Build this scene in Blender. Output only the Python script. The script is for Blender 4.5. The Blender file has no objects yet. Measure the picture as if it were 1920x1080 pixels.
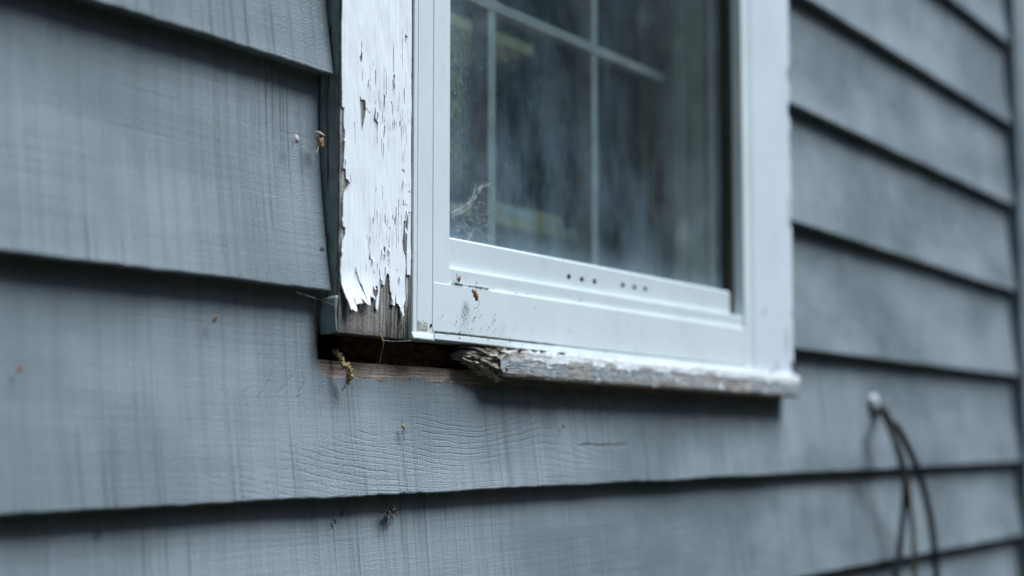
import bpy, math, random
import numpy as np
from mathutils import Vector, Matrix, noise as mnoise

random.seed(7); rng = np.random.default_rng(7)
scene = bpy.context.scene
COL = scene.collection

# ------------------------------------------------------------------ camera
# world: x runs to the right along the wall, y runs into the wall, z is up; z = 0 is eye height
CAM_D = 0.7727                      # camera stands this far in front of the wall line
GROUND = -1.45
RIGHT = Vector((0.50695, -0.86197, 0.0)).normalized()
FWD = Vector((0.85833, 0.50481, 0.09180)).normalized()
UP = RIGHT.cross(FWD).normalized()
cam_data = bpy.data.cameras.new('camera')
cam_data.lens = 60.0; cam_data.sensor_width = 36.0
cam_data.clip_start = 0.02; cam_data.clip_end = 600
cam_data.dof.use_dof = True
cam_data.dof.focus_distance = 1.345
cam_data.dof.aperture_fstop = 3.2
cam_data.dof.aperture_blades = 9
cam = bpy.data.objects.new('camera', cam_data); COL.objects.link(cam)
cam.matrix_world = Matrix(((RIGHT.x, UP.x, -FWD.x, 0), (RIGHT.y, UP.y, -FWD.y, -CAM_D), (RIGHT.z, UP.z, -FWD.z, 0), (0, 0, 0, 1)))
scene.camera = cam

def at(px, py, y):
    """point of the vertical plane at depth y that the photograph shows at pixel px, py"""
    d = RIGHT * ((px - 960) / 3200.0) + UP * ((540 - py) / 3200.0) + FWD
    s = (y + CAM_D) / d.y
    return (d.x * s, d.z * s)

# ------------------------------------------------------------------ sky and sun
SUN = Vector((0.60, -1.0, 2.3)).normalized()       # towards the sun, softened by cloud
elev = math.asin(SUN.z); azim = math.atan2(SUN.x, SUN.y)
world = bpy.data.worlds.new('World'); scene.world = world; world.use_nodes = True
wn = world.node_tree.nodes; wl = world.node_tree.links; wn.clear()
sky = wn.new('ShaderNodeTexSky'); sky.sky_type = 'NISHITA'; sky.sun_disc = False
sky.sun_elevation = elev; sky.sun_rotation = azim; sky.air_density = 1.0; sky.dust_density = 2.5; sky.ozone_density = 1.0
bg = wn.new('ShaderNodeBackground'); bg.inputs['Strength'].default_value = 0.05
wo = wn.new('ShaderNodeOutputWorld')
wl.new(sky.outputs[0], bg.inputs[0]); wl.new(bg.outputs[0], wo.inputs[0])
sd = bpy.data.lights.new('sun', 'SUN'); sd.energy = 5.0; sd.angle = math.radians(36); sd.color = (0.85, 0.95, 1.04)
so = bpy.data.objects.new('sun', sd); COL.objects.link(so)
so.rotation_euler = (-SUN).to_track_quat('-Z', 'Y').to_euler(); so.location = (0, -3, 4)
scene.view_settings.view_transform = 'Standard'; scene.view_settings.look = 'None'
scene.view_settings.exposure = 0.50; scene.view_settings.gamma = 1.0
scene.view_settings.use_curve_mapping = False

# ------------------------------------------------------------------ material helpers
class NT:
    def __init__(s, name):
        s.m = bpy.data.materials.new(name); s.m.use_nodes = True
        s.t = s.m.node_tree; s.n = s.t.nodes; s.l = s.t.links; s.n.clear()
        s.out = s.n.new('ShaderNodeOutputMaterial')
        s.tc = s.n.new('ShaderNodeTexCoord'); s.oi = s.n.new('ShaderNodeObjectInfo')
    def link(s, a, b): s.l.new(a, b)
    def val(s, sock, v):
        if hasattr(v, 'links') or isinstance(v, bpy.types.NodeSocket): s.l.new(v, sock)
        else: sock.default_value = v
    def math(s, op, a, b=0.0, c=None):
        n = s.n.new('ShaderNodeMath'); n.operation = op
        s.val(n.inputs[0], a); s.val(n.inputs[1], b)
        if c is not None: s.val(n.inputs[2], c)
        return n.outputs[0]
    def add(s, *v):
        r = v[0]
        for x in v[1:]: r = s.math('ADD', r, x)
        return r
    def mul(s, a, b): return s.math('MULTIPLY', a, b)
    def sepxyz(s, v=None):
        n = s.n.new('ShaderNodeSeparateXYZ'); s.l.new(v or s.tc.outputs['Object'], n.inputs[0]); return n.outputs
    def comb(s, x, y, z):
        n = s.n.new('ShaderNodeCombineXYZ')
        for i, v in enumerate((x, y, z)): s.val(n.inputs[i], v)
        return n.outputs[0]
    def coord(s, sx, sy, sz, rand=0.0):
        x, y, z = s.sepxyz()
        yy = s.mul(y, sy)
        if rand: yy = s.add(yy, s.mul(s.oi.outputs['Random'], rand))
        return s.comb(s.mul(x, sx), yy, s.mul(z, sz))
    def noise(s, vec, scale=1.0, detail=2.0, rough=0.5, dist=0.0):
        n = s.n.new('ShaderNodeTexNoise'); s.l.new(vec, n.inputs['Vector'])
        n.inputs['Scale'].default_value = scale; n.inputs['Detail'].default_value = detail
        n.inputs['Roughness'].default_value = rough; n.inputs['Distortion'].default_value = dist
        return n.outputs[0]
    def voro(s, vec, scale, feature='F1'):
        n = s.n.new('ShaderNodeTexVoronoi'); n.feature = feature; s.l.new(vec, n.inputs['Vector']); n.inputs['Scale'].default_value = scale
        return n.outputs['Distance']
    def ramp(s, v, a, b, lo=0.0, hi=1.0):
        n = s.n.new('ShaderNodeMapRange'); n.interpolation_type = 'SMOOTHSTEP'
        s.val(n.inputs['Value'], v); n.inputs['From Min'].default_value = a; n.inputs['From Max'].default_value = b
        s.val(n.inputs['To Min'], lo); s.val(n.inputs['To Max'], hi)
        return n.outputs[0]
    def mix(s, f, a, b):
        n = s.n.new('ShaderNodeMix'); n.data_type = 'RGBA'
        s.val(n.inputs[0], f)
        for k, v in ((6, a), (7, b)):
            if isinstance(v, (tuple, list)): n.inputs[k].default_value = (*v[:3], 1)
            else: s.l.new(v, n.inputs[k])
        return n.outputs[2]
    def bump(s, h, dist, strength=1.0, prev=None):
        n = s.n.new('ShaderNodeBump'); n.inputs['Distance'].default_value = dist; n.inputs['Strength'].default_value = strength
        s.l.new(h, n.inputs['Height'])
        if prev is not None: s.l.new(prev, n.inputs['Normal'])
        return n.outputs[0]
    def pbr(s, col, rough=0.5, normal=None, spec=0.5, **kw):
        b = s.n.new('ShaderNodeBsdfPrincipled')
        if isinstance(col, (tuple, list)): b.inputs['Base Color'].default_value = (*col[:3], 1)
        else: s.l.new(col, b.inputs['Base Color'])
        s.val(b.inputs['Roughness'], rough); s.val(b.inputs['Specular IOR Level'], spec)
        if normal is not None: s.l.new(normal, b.inputs['Normal'])
        for k, v in kw.items(): s.val(b.inputs[k], v)
        s.l.new(b.outputs[0], s.out.inputs[0]); return s.m

SLIT_Z = 0.003 - at(1190, 835, -0.0165)[1]
def siding_material(name, cathedral=False, bare=False, corner=False):
    m = NT(name)
    x, y, z = m.sepxyz()
    rnd = 0.0 if cathedral else 40.0
    # saw marks across the board, broken up along the height
    warp = m.noise(m.coord(9, 0.0, 9, rnd), 1.0, 2)
    saw_v = m.coord(1.0, 0.0, 0.005, rnd)
    saw = m.noise(saw_v, 240.0, 3, 0.6)
    saw_gate = m.ramp(m.noise(m.coord(8, 0.0, 6, rnd), 1.0, 1), 0.28, 0.62, 0.25, 1.0)
    deep_n = m.noise(m.coord(1.0, 0.0, 0.006, rnd), 95.0, 2, 0.5)
    deep = m.ramp(deep_n, 0.40, 0.28)
    deep_gate = m.ramp(m.noise(m.coord(12, 0.0, 2.5, rnd), 1.0, 2), 0.35, 0.65)
    deep = m.mul(deep, deep_gate)
    # brushed grain along the board
    gr_z = m.add(z, m.mul(warp, 0.004))
    gv = m.comb(m.mul(x, 7.0), m.mul(m.oi.outputs['Random'], 0.0 if cathedral else 30.0), m.mul(gr_z, 420.0))
    grain = m.noise(gv, 1.0, 4, 0.6)
    peb = m.noise(m.coord(1, 0.0, 1.3), 640.0, 3, 0.65)
    hair = m.ramp(m.noise(m.coord(1.0, 0.0, 0.003, rnd + 2.0), 330.0, 0, 0.3), 0.56, 0.72)
    hair = m.mul(hair, m.mul(m.ramp(m.noise(m.coord(45, 0.0, 7, rnd), 1.0, 1), 0.36, 0.60), m.ramp(m.noise(m.coord(9, 0.0, 7, rnd), 1.0, 2), 0.36, 0.60)))
    h = m.add(m.mul(hair, -0.50), m.mul(m.mul(saw, saw_gate), 1.05), m.mul(deep, -0.42), m.mul(grain, 0.23), m.mul(peb, 0.55))
    crk = None
    if cathedral:
        nz = m.noise(m.coord(6, 0.0, 14), 1.0, 2, 0.45)
        def heart(cx, cz, asp):
            u = m.mul(m.add(x, -cx), 1.0 / asp); v = m.add(m.add(z, -cz), m.mul(m.add(nz, -0.5), 0.014))
            return m.math('SQRT', m.add(m.mul(u, u), m.mul(v, v)))
        r = m.math('SMOOTH_MIN', heart(1.21, 0.036, 5.2), heart(1.62, 0.022, 6.5), 0.02)
        ring = m.math('FRACT', m.add(m.mul(r, 250.0), m.mul(m.noise(m.coord(10, 0.0, 40), 1.0, 2), 2.0)))
        line = m.ramp(m.math('ABSOLUTE', m.add(ring, -0.5)), 0.02, 0.15, 1.0, 0.0)
        line = m.mul(line, m.mul(m.ramp(r, 0.012, 0.024), m.mul(m.ramp(z, 0.062, 0.034), m.ramp(x, 1.98, 1.6))))
        # fine breaks along each ring line
        brk = m.ramp(m.noise(m.coord(220, 0.0, 260), 1.0, 2), 0.36, 0.52)
        gate = m.ramp(m.noise(m.coord(7, 0.0, 28), 1.0, 3), 0.36, 0.62)
        line = m.mul(m.mul(line, brk), gate)
        h = m.add(h, m.mul(m.mul(line, m.ramp(x, 0.76, 1.10)), -0.26))
        slit = m.ramp(m.math('ABSOLUTE', m.add(z, m.mul(m.noise(m.coord(25, 0.0, 2), 1.0, 2), -0.006), SLIT_Z)), 0.0005, 0.0016, 1.0, 0.0)
        slit = m.mul(slit, m.mul(m.ramp(x, 1.405, 1.425), m.ramp(x, 1.52, 1.485)))
        h = m.add(h, m.mul(slit, -1.2)); line = m.math('MAXIMUM', line, m.mul(slit, 1.6))
        crk = line
    nrm = m.bump(h, 0.0021, 1.0)
    big = m.noise(m.coord(3.4, 0.0, 9, 60.0), 1.0, 3, 0.5)
    med = m.noise(m.coord(26, 0.0, 40, 60.0), 1.0, 2, 0.5)
    col = m.mix(m.ramp(big, 0.34, 0.66), (0.170, 0.208, 0.230), (0.285, 0.335, 0.368))  # random paint tone, contrast raised to paint in silvery light patches
    col = m.mix(m.ramp(med, 0.45, 0.85, 0.0, 0.16), col, (0.25, 0.285, 0.30))
    streak = m.noise(m.coord(1.0, 0.0, 0.004, rnd + 5.0), 120.0, 3, 0.65)
    col = m.mix(m.mul(m.ramp(streak, 0.36, 0.60, 0.36, 0.0), m.ramp(m.noise(m.coord(11, 0.0, 8, rnd + 3.0), 1.0, 2), 0.30, 0.62, 0.3, 1.0)), col, (0.130, 0.156, 0.172))
    # grime lodged in the grooves
    dirt = m.math('MAXIMUM', m.mul(deep, 0.22), m.mul(m.ramp(m.mul(saw, saw_gate), 0.12, 0.30, 0.28, 0.0), saw_gate))
    dirt = m.math('MAXIMUM', dirt, m.ramp(grain, 0.28, 0.44, 0.09, 0.0))
    dirt = m.math('MAXIMUM', dirt, m.mul(hair, 0.38))
    if crk is not None: dirt = m.math('MAXIMUM', dirt, m.mul(m.mul(crk, m.ramp(x, 0.76, 1.10)), 0.32))
    col = m.mix(dirt, col, (0.075, 0.092, 0.098))
    # pale rubbed spots and flecks
    fl = m.ramp(m.noise(m.coord(1, 0.0, 0.6, 9.0), 240.0, 1), 0.76, 0.82)
    col = m.mix(m.mul(fl, 0.5), col, (0.36, 0.40, 0.41))
    rough = m.ramp(med, 0.3, 0.7, 0.36, 0.52)
    if bare:
        # paint never reached the strip that the sill used to cover: bare weathered wood with a ragged edge
        rag = m.add(m.mul(m.add(m.noise(m.coord(38, 0.0, 60), 1.0, 4, 0.65), -0.5), 0.022), m.mul(m.add(m.noise(m.coord(260, 0.0, 420), 1.0, 3, 0.6), -0.5), 0.010))
        edge = m.add(z, rag)
        msk = m.mul(m.ramp(edge, 0.0505, 0.0520), m.ramp(m.add(x, m.mul(rag, 0.6)), 1.0145, 1.0170))
        msk = m.mul(msk, m.ramp(x, 1.935, 1.93))
        wv = m.coord(16.0, 0.0, 620.0)
        wg = m.noise(wv, 1.0, 5, 0.65); spots = m.noise(m.coord(300, 0.0, 500), 1.0, 3, 0.6)
        wc = m.mix(m.ramp(wg, 0.3, 0.7), (0.15, 0.105, 0.085), (0.60, 0.48, 0.40))
        wc = m.mix(m.ramp(spots, 0.55, 0.72, 0.0, 0.75), wc, (0.045, 0.033, 0.028))
        # chalky rim of old primer along the broken paint
        rim = m.mul(m.ramp(edge, 0.0485, 0.0505), m.ramp(edge, 0.0555, 0.0520))
        rim = m.mul(rim, m.ramp(m.noise(m.coord(90, 0.0, 200), 1.0, 3), 0.45, 0.6))
        wc = m.mix(m.mul(rim, 0.6), wc, (0.36, 0.36, 0.34))
        col = m.mix(msk, col, wc)
        hh = m.add(m.mul(msk, -0.9), m.mul(m.mul(wg, msk), 0.8))
        nrm = m.bump(hh, 0.0016, 1.0, nrm)
        rough = m.add(rough, m.mul(msk, 0.3))
    return m.pbr(col, rough, nrm, 0.42)

def vinyl_material(name='white_vinyl', tint=(0.68, 0.75, 0.765), speck=1.0):
    m = NT(name)
    n1 = m.noise(m.coord(8, 8, 8), 1.0, 4, 0.6)
    col = m.mix(m.ramp(n1, 0.3, 0.75), tint, tuple(c * 0.93 for c in tint))
    sp = m.voro(m.coord(1, 1, 1), 260.0)
    spg = m.ramp(m.noise(m.coord(24, 24, 24), 1.0, 2), 0.48, 0.66)
    col = m.mix(m.mul(m.mul(m.ramp(sp, 0.07, 0.13, 1.0, 0.0), spg), 0.85 * speck), col, (0.10, 0.10, 0.085))
    gr = m.noise(m.coord(60, 60, 22), 1.0, 5, 0.7)
    col = m.mix(m.ramp(gr, 0.52, 0.80, 0.0, 0.30 * speck), col, (0.42, 0.45, 0.42))
    fine = m.noise(m.coord(1, 1, 1), 900.0, 2)
    return m.pbr(col, 0.42, m.bump(fine, 0.00012, 1.0), 0.45)

def paint_material():
    m = NT('flaking_white_paint')
    st = m.noise(m.coord(420, 200, 9), 1.0, 3, 0.6)
    col = m.mix(m.ramp(st, 0.30, 0.48, 0.32, 0.0), (0.84, 0.862, 0.89), (0.64, 0.66, 0.70))
    big = m.noise(m.coord(14, 14, 9), 1.0, 3)
    col = m.mix(m.ramp(big, 0.4, 0.8, 0.0, 0.25), col, (0.71, 0.745, 0.80))
    pk = m.noise(m.coord(500, 300, 60), 1.0, 2)
    h = m.add(m.mul(st, 0.6), m.mul(pk, 0.25), m.mul(m.noise(m.coord(60, 60, 22), 1.0, 3), 1.0))
    return m.pbr(col, 0.50, m.bump(h, 0.0009, 0.9), 0.35)

def bare_wood_material(name, dark, light, moss=0.5, sz=7.0, sx=520.0, bumpd=0.0014):
    m = NT(name)
    g = m.noise(m.coord(sx, sx * 0.4, sz), 1.0, 5, 0.65)
    g2 = m.noise(m.coord(sx * 0.25, 40, sz * 2.0), 1.0, 3, 0.6)
    col = m.mix(m.ramp(g, 0.32, 0.68), dark, light)
    col = m.mix(m.ramp(g2, 0.45, 0.75, 0.0, 0.6), col, tuple(c * 0.45 for c in light))
    ms = m.noise(m.coord(45, 20, 30), 1.0, 3)
    col = m.mix(m.ramp(ms, 0.52, 0.72, 0.0, moss), col, (0.11, 0.125, 0.075))
    if name == 'weathered_casing_wood':      # thin rests of old primer near the foot, dark damp end grain at the very bottom
        x, y, z = m.sepxyz()
        pr = m.mul(m.ramp(m.noise(m.coord(230, 40, 22), 1.0, 3, 0.6), 0.52, 0.60), m.ramp(z, 0.092, 0.104))
        col = m.mix(m.mul(pr, 0.7), col, (0.50, 0.53, 0.50))
        col = m.mix(m.ramp(m.add(z, m.mul(g2, 0.012)), 0.096, 0.089, 0.0, 0.6), col, (0.07, 0.06, 0.045))
    dots = m.noise(m.coord(700, 200, 330), 1.0, 2)
    col = m.mix(m.ramp(dots, 0.60, 0.70, 0.0, 0.7), col, (0.04, 0.036, 0.032))
    return m.pbr(col, 0.82, m.bump(m.add(g, m.mul(dots, -0.5)), bumpd, 1.0), 0.25)

def plain(name, col, rough=0.6, var=0.25, scale=60.0, bumpd=0.0004, spec=0.4):
    m = NT(name)
    n = m.noise(m.coord(1, 1, 1, 20.0), scale, 4, 0.6)
    c = m.mix(m.ramp(n, 0.3, 0.7), tuple(k * (1 - var) for k in col), tuple(min(1, k * (1 + var)) for k in col))
    return m.pbr(c, rough, m.bump(n, bumpd, 1.0), spec)

def sill_material():
    m = NT('weathered_sill_paint')
    x, y, z = m.sepxyz()
    a = m.noise(m.coord(14, 30, 55), 1.0, 4, 0.6); b = m.noise(m.coord(38, 60, 110), 1.0, 4, 0.6); c = m.noise(m.coord(40, 40, 520), 1.0, 4, 0.6)
    col = m.mix(m.ramp(c, 0.3, 0.7), (0.235, 0.215, 0.195), (0.46, 0.435, 0.40))
    grey = m.ramp(a, 0.44, 0.56)
    col = m.mix(m.mul(grey, 0.85), col, (0.30, 0.345, 0.385))
    top = m.add(z, m.mul(m.add(a, -0.5), 0.030))
    white = m.math('MAXIMUM', m.ramp(top, 0.0725, 0.0740), m.ramp(b, 0.585, 0.605))
    white = m.mul(white, m.ramp(x, 1.27, 1.30))
    col = m.mix(m.mul(white, 0.9), col, (0.70, 0.725, 0.74))
    pit = m.noise(m.coord(170, 120, 330), 1.0, 3, 0.6)
    pits = m.mul(m.ramp(pit, 0.60, 0.70), m.ramp(x, 1.50, 1.28, 0.25, 1.0))
    lo = m.ramp(m.add(z, m.mul(m.add(b, -0.5), 0.02)), 0.0635, 0.0595)
    col = m.mix(m.mul(lo, 0.55), col, (0.33, 0.285, 0.24))
    col = m.mix(m.mul(pits, 0.8), col, (0.05, 0.042, 0.036))
    h = m.add(m.mul(c, 0.7), m.mul(white, 0.6), m.mul(pits, -1.0), m.mul(grey, 0.4))
    return m.pbr(col, 0.7, m.bump(h, 0.0014, 1.0), 0.3)

def rot_material():
    m = NT('rotten_wood')
    a = m.noise(m.coord(60, 60, 60), 1.0, 4, 0.65); b = m.noise(m.coord(70, 420, 560), 1.0, 4, 0.7)
    col = m.mix(m.ramp(b, 0.36, 0.60), (0.035, 0.024, 0.016), (0.58, 0.52, 0.42))
    col = m.mix(m.ramp(a, 0.50, 0.62, 0.0, 0.85), col, (0.56, 0.55, 0.51))
    col = m.mix(m.ramp(a, 0.44, 0.32, 0.0, 0.8), col, (0.13, 0.08, 0.04))
    return m.pbr(col, 0.9, m.bump(b, 0.002, 1.0), 0.15)

def glass_material(name, dusty=True):
    m = NT(name)
    fr = m.n.new('ShaderNodeFresnel'); fr.inputs['IOR'].default_value = 1.5
    geo = m.n.new('ShaderNodeNewGeometry'); front = m.math('SUBTRACT', 1.0, geo.outputs['Backfacing'])
    refl = m.math('MINIMUM', m.mul(m.mul(fr.outputs[0], 1.7), front), 1.0)
    tr = m.n.new('ShaderNodeBsdfTransparent'); tr.inputs['Color'].default_value = (0.86, 0.92, 0.93, 1)
    gl = m.n.new('ShaderNodeBsdfGlossy'); gl.inputs['Roughness'].default_value = 0.02; gl.inputs['Color'].default_value = (1, 1, 1, 1)
    mx = m.n.new('ShaderNodeMixShader'); m.l.new(refl, mx.inputs[0]); m.l.new(tr.outputs[0], mx.inputs[1]); m.l.new(gl.outputs[0], mx.inputs[2])
    if dusty:  # dust film; its bluish haze also paints in the reflected sky
        x, y, z = m.sepxyz()
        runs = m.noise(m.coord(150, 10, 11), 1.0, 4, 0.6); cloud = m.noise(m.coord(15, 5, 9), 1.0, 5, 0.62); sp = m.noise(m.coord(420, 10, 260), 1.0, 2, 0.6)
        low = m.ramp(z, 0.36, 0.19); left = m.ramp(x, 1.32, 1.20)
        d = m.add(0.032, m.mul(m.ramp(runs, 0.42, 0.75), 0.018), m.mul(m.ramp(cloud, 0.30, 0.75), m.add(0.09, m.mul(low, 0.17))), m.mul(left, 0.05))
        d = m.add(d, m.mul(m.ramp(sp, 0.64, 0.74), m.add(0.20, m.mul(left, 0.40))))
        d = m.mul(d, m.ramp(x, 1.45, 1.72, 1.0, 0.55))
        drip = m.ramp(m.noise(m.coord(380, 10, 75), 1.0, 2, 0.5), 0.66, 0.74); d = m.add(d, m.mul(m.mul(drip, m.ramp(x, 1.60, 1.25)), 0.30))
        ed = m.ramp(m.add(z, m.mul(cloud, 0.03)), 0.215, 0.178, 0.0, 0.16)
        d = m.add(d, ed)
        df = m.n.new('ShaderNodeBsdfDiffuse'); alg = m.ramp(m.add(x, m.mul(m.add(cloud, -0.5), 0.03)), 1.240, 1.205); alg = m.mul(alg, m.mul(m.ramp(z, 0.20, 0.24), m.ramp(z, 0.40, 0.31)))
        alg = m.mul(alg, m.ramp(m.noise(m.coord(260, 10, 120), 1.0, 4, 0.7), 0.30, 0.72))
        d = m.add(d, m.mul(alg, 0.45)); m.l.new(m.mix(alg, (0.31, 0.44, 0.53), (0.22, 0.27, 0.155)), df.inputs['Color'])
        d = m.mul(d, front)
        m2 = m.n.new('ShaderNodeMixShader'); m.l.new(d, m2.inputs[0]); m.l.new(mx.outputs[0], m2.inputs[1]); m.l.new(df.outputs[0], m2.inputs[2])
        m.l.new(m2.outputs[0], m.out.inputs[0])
    else: m.l.new(mx.outputs[0], m.out.inputs[0])
    return m.m

M = dict(
    siding=siding_material('grey_siding_paint'),
    siding_sill=siding_material('grey_siding_paint_under_sill', cathedral=True, bare=True),
    vinyl=vinyl_material(), sash=vinyl_material('white_sash', (0.61, 0.68, 0.70), 1.2),
    paint=paint_material(),
    casing=bare_wood_material('weathered_casing_wood', (0.10, 0.092, 0.085), (0.36, 0.335, 0.31), 0.45),
    white_trim=vinyl_material('white_trim_paint', (0.67, 0.725, 0.785), 0.8),
    edge=plain('green_grey_edge_paint', (0.25, 0.31, 0.305), 0.5, 0.2, 90),
    sill=sill_material(), rot=rot_material(),
    cavity=plain('dark_framing_wood', (0.13, 0.06, 0.038), 0.9, 0.5, 70, 0.002, 0.1),
    decay=bare_wood_material('decayed_red_wood', (0.05, 0.022, 0.014), (0.22, 0.115, 0.07), 0.1, 200.0, 120.0, 0.002),
    sheath=plain('old_sheathing', (0.10, 0.085, 0.07), 0.9, 0.3, 30),
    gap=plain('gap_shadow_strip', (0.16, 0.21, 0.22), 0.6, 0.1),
    rubber=plain('black_gasket_and_hole_shade', (0.012, 0.014, 0.013), 0.5, 0.2),
    olive=plain('olive_jamb_track', (0.09, 0.10, 0.075), 0.6, 0.15),
    jamb=plain('grey_inner_jamb', (0.76, 0.72, 0.66), 0.6, 0.15, 20),
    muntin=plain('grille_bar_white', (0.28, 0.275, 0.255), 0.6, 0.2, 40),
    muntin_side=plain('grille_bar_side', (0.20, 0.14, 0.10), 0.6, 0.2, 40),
    glass=glass_material('dusty_sky_haze_glass'), glass2=glass_material('inner_window_glass', False),
    leaf=plain('dry_brown_leaf', (0.21, 0.08, 0.034), 0.6, 0.5, 260, 0.0006),
    leaf_pale=plain('dry_tan_leaf', (0.42, 0.25, 0.12), 0.65, 0.4, 260, 0.0006),
    straw=plain('dry_straw', (0.36, 0.25, 0.11), 0.7, 0.35, 300),
    pale=plain('pale_husk', (0.42, 0.37, 0.35), 0.7, 0.2, 300),
    bug=plain('dark_brown_husk', (0.038, 0.022, 0.016), 0.6, 0.4, 300),
    black_cable=plain('black_cable_rubber', (0.012, 0.016, 0.02), 0.45, 0.2),
    tan_cable=plain('tan_cable_rubber', (0.16, 0.13, 0.095), 0.5, 0.2),
    caulk=plain('white_sealant', (0.34, 0.36, 0.37), 0.8, 0.45, 90, 0.002),
    nail=plain('painted_nail', (0.10, 0.13, 0.145), 0.5, 0.3, 300),
    shelf=plain('yellow_pine', (0.78, 0.58, 0.28), 0.6, 0.2, 12),
    paper=plain('white_paper', (0.75, 0.76, 0.72), 0.7, 0.05, 10),
    room=plain('room_plaster', (0.30, 0.33, 0.36), 0.8, 0.1, 4),
    dirt=plain('dark_grime', (0.05, 0.055, 0.045), 0.9, 0.4, 200),
    stain=plain('grey_green_stain', (0.36, 0.38, 0.34), 0.8, 0.3, 300),
)

wm = NT('cobweb_silk'); wt = wm.n.new('ShaderNodeBsdfTransparent'); wd = wm.n.new('ShaderNodeBsdfDiffuse'); wd.inputs[0].default_value = (0.72, 0.75, 0.76, 1)
wx = wm.n.new('ShaderNodeMixShader'); wm.l.new(wm.ramp(wm.noise(wm.coord(1, 1, 1), 160.0, 3), 0.3, 0.7, 0.05, 0.36), wx.inputs[0]); wm.l.new(wt.outputs[0], wx.inputs[1]); wm.l.new(wd.outputs[0], wx.inputs[2]); wm.l.new(wx.outputs[0], wm.out.inputs[0])
M['web'] = wm.m
# ------------------------------------------------------------------ mesh helpers
def obj(name, verts, faces, mat, parent=None, smooth=False):
    me = bpy.data.meshes.new(name)
    me.from_pydata([tuple(map(float, v)) for v in verts], [], [tuple(map(int, f)) for f in faces])
    me.update()
    if smooth: me.polygons.foreach_set('use_smooth', [True] * len(me.polygons))
    for mm in (mat if isinstance(mat, (list, tuple)) else [mat]): me.materials.append(mm)
    o = bpy.data.objects.new(name, me); COL.objects.link(o)
    if parent is not None: adopt(o, parent)
    return o
def placed(o):
    return placed(o.parent) @ o.matrix_parent_inverse @ o.matrix_basis if o.parent else o.matrix_basis.copy()
def adopt(o, parent):
    o.parent = parent
    mw = placed(parent)                # parts keep their place
    o.matrix_parent_inverse = mw.inverted()
def thing(name, label, cat, loc, group=None):
    o = bpy.data.objects.new(name, None); COL.objects.link(o); o.location = loc; o.empty_display_size = 0.05
    return tag(o, label, cat, group)
def tag(o, label=None, cat=None, group=None, kind=None):
    if label: o['label'] = label
    if cat: o['category'] = cat
    if group: o['group'] = group
    if kind: o['kind'] = kind
    return o
def grid_faces(nu, nv, close=False):
    f = []
    for i in range(nu - 1):
        for j in range(nv - (0 if close else 1)):
            a = i * nv + j; b = i * nv + (j + 1) % nv
            f.append((a, b, b + nv, a + nv))
    return f
def box(x0, x1, y0, y1, z0, z1):
    v = [(x, y, z) for x in (x0, x1) for y in (y0, y1) for z in (z0, z1)]
    f = [(0, 1, 3, 2), (4, 6, 7, 5), (0, 4, 5, 1), (2, 3, 7, 6), (0, 2, 6, 4), (1, 5, 7, 3)]
    return v, f
def merge(*parts):
    V = []; F = []
    for v, f in parts:
        n = len(V); V += list(v); F += [tuple(i + n for i in q) for q in f]
    return V, F
def bevel_obj(o, w, seg=2):
    b = o.modifiers.new('bevel', 'BEVEL'); b.width = w; b.segments = seg; b.limit_method = 'ANGLE'
    return o
def prism_z(profile, z0, z1):
    """closed x,y profile swept up z (scalars or functions of nothing)"""
    n = len(profile)
    v = [(x, y, z0) for x, y in profile] + [(x, y, z1) for x, y in profile]
    f = [(i, (i + 1) % n, n + (i + 1) % n, n + i) for i in range(n)] + [tuple(range(n - 1, -1, -1)), tuple(range(n, 2 * n))]
    return v, f
def prism_x(profile, x0, x1):
    """closed y,z profile swept along x"""
    n = len(profile)
    v = [(x0, y, z) for y, z in profile] + [(x1, y, z) for y, z in profile]
    f = [(i, (i + 1) % n, n + (i + 1) % n, n + i) for i in range(n)] + [tuple(range(n - 1, -1, -1)), tuple(range(n, 2 * n))]
    return v, f
def tube(pts, radii, sides=7, cap=True):
    pts = [Vector(p) for p in pts]; n = len(pts)
    if not hasattr(radii, '__len__'): radii = [radii] * n
    elif len(radii) != n: radii = [float(np.interp(i / (n - 1) * (len(radii) - 1), range(len(radii)), radii)) for i in range(n)]   # spread the given radii along the tube
    V = []; prev = None
    for i, p in enumerate(pts):
        t = (pts[min(i + 1, n - 1)] - pts[max(i - 1, 0)]).normalized()
        if prev is None: a = t.orthogonal().normalized()
        else: a = (prev - t * prev.dot(t)).normalized()
        prev = a; b = t.cross(a)
        for k in range(sides):
            w = 2 * math.pi * k / sides
            V.append(p + (a * math.cos(w) + b * math.sin(w)) * radii[i])
    F = grid_faces(n, sides, True)
    if cap: F += [tuple(range(sides - 1, -1, -1)), tuple(range((n - 1) * sides, n * sides))]
    return V, F
def spline(ctrl, n=24):
    c = [Vector(p) for p in ctrl]; c = [c[0] * 2 - c[1]] + c + [c[-1] * 2 - c[-2]]
    out = []; segs = len(c) - 3
    for s in range(segs):
        for k in range(n // segs + 1):
            t = k / (n // segs + 1)
            p0, p1, p2, p3 = c[s:s + 4]
            out.append(0.5 * ((2 * p1) + (p2 - p0) * t + (2 * p0 - 5 * p1 + 4 * p2 - p3) * t * t + (3 * p1 - p0 - 3 * p2 + p3) * t ** 3))
    out.append(c[-2]); return out
def nz(x, y=0.0, z=0.0): return mnoise.noise(Vector((x, y, z)))

def disc(x, y, z, r, n_=9, jit=0.25):
    V = [(x, y, z)] + [(x + r * (1 + jit * random.uniform(-1, 1)) * math.cos(6.283 * a / n_), y, z + r * (1 + jit * random.uniform(-1, 1)) * math.sin(6.283 * a / n_)) for a in range(n_)]
    return V, [(0, 1 + (a + 1) % n_, 1 + a) for a in range(n_)]
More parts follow.
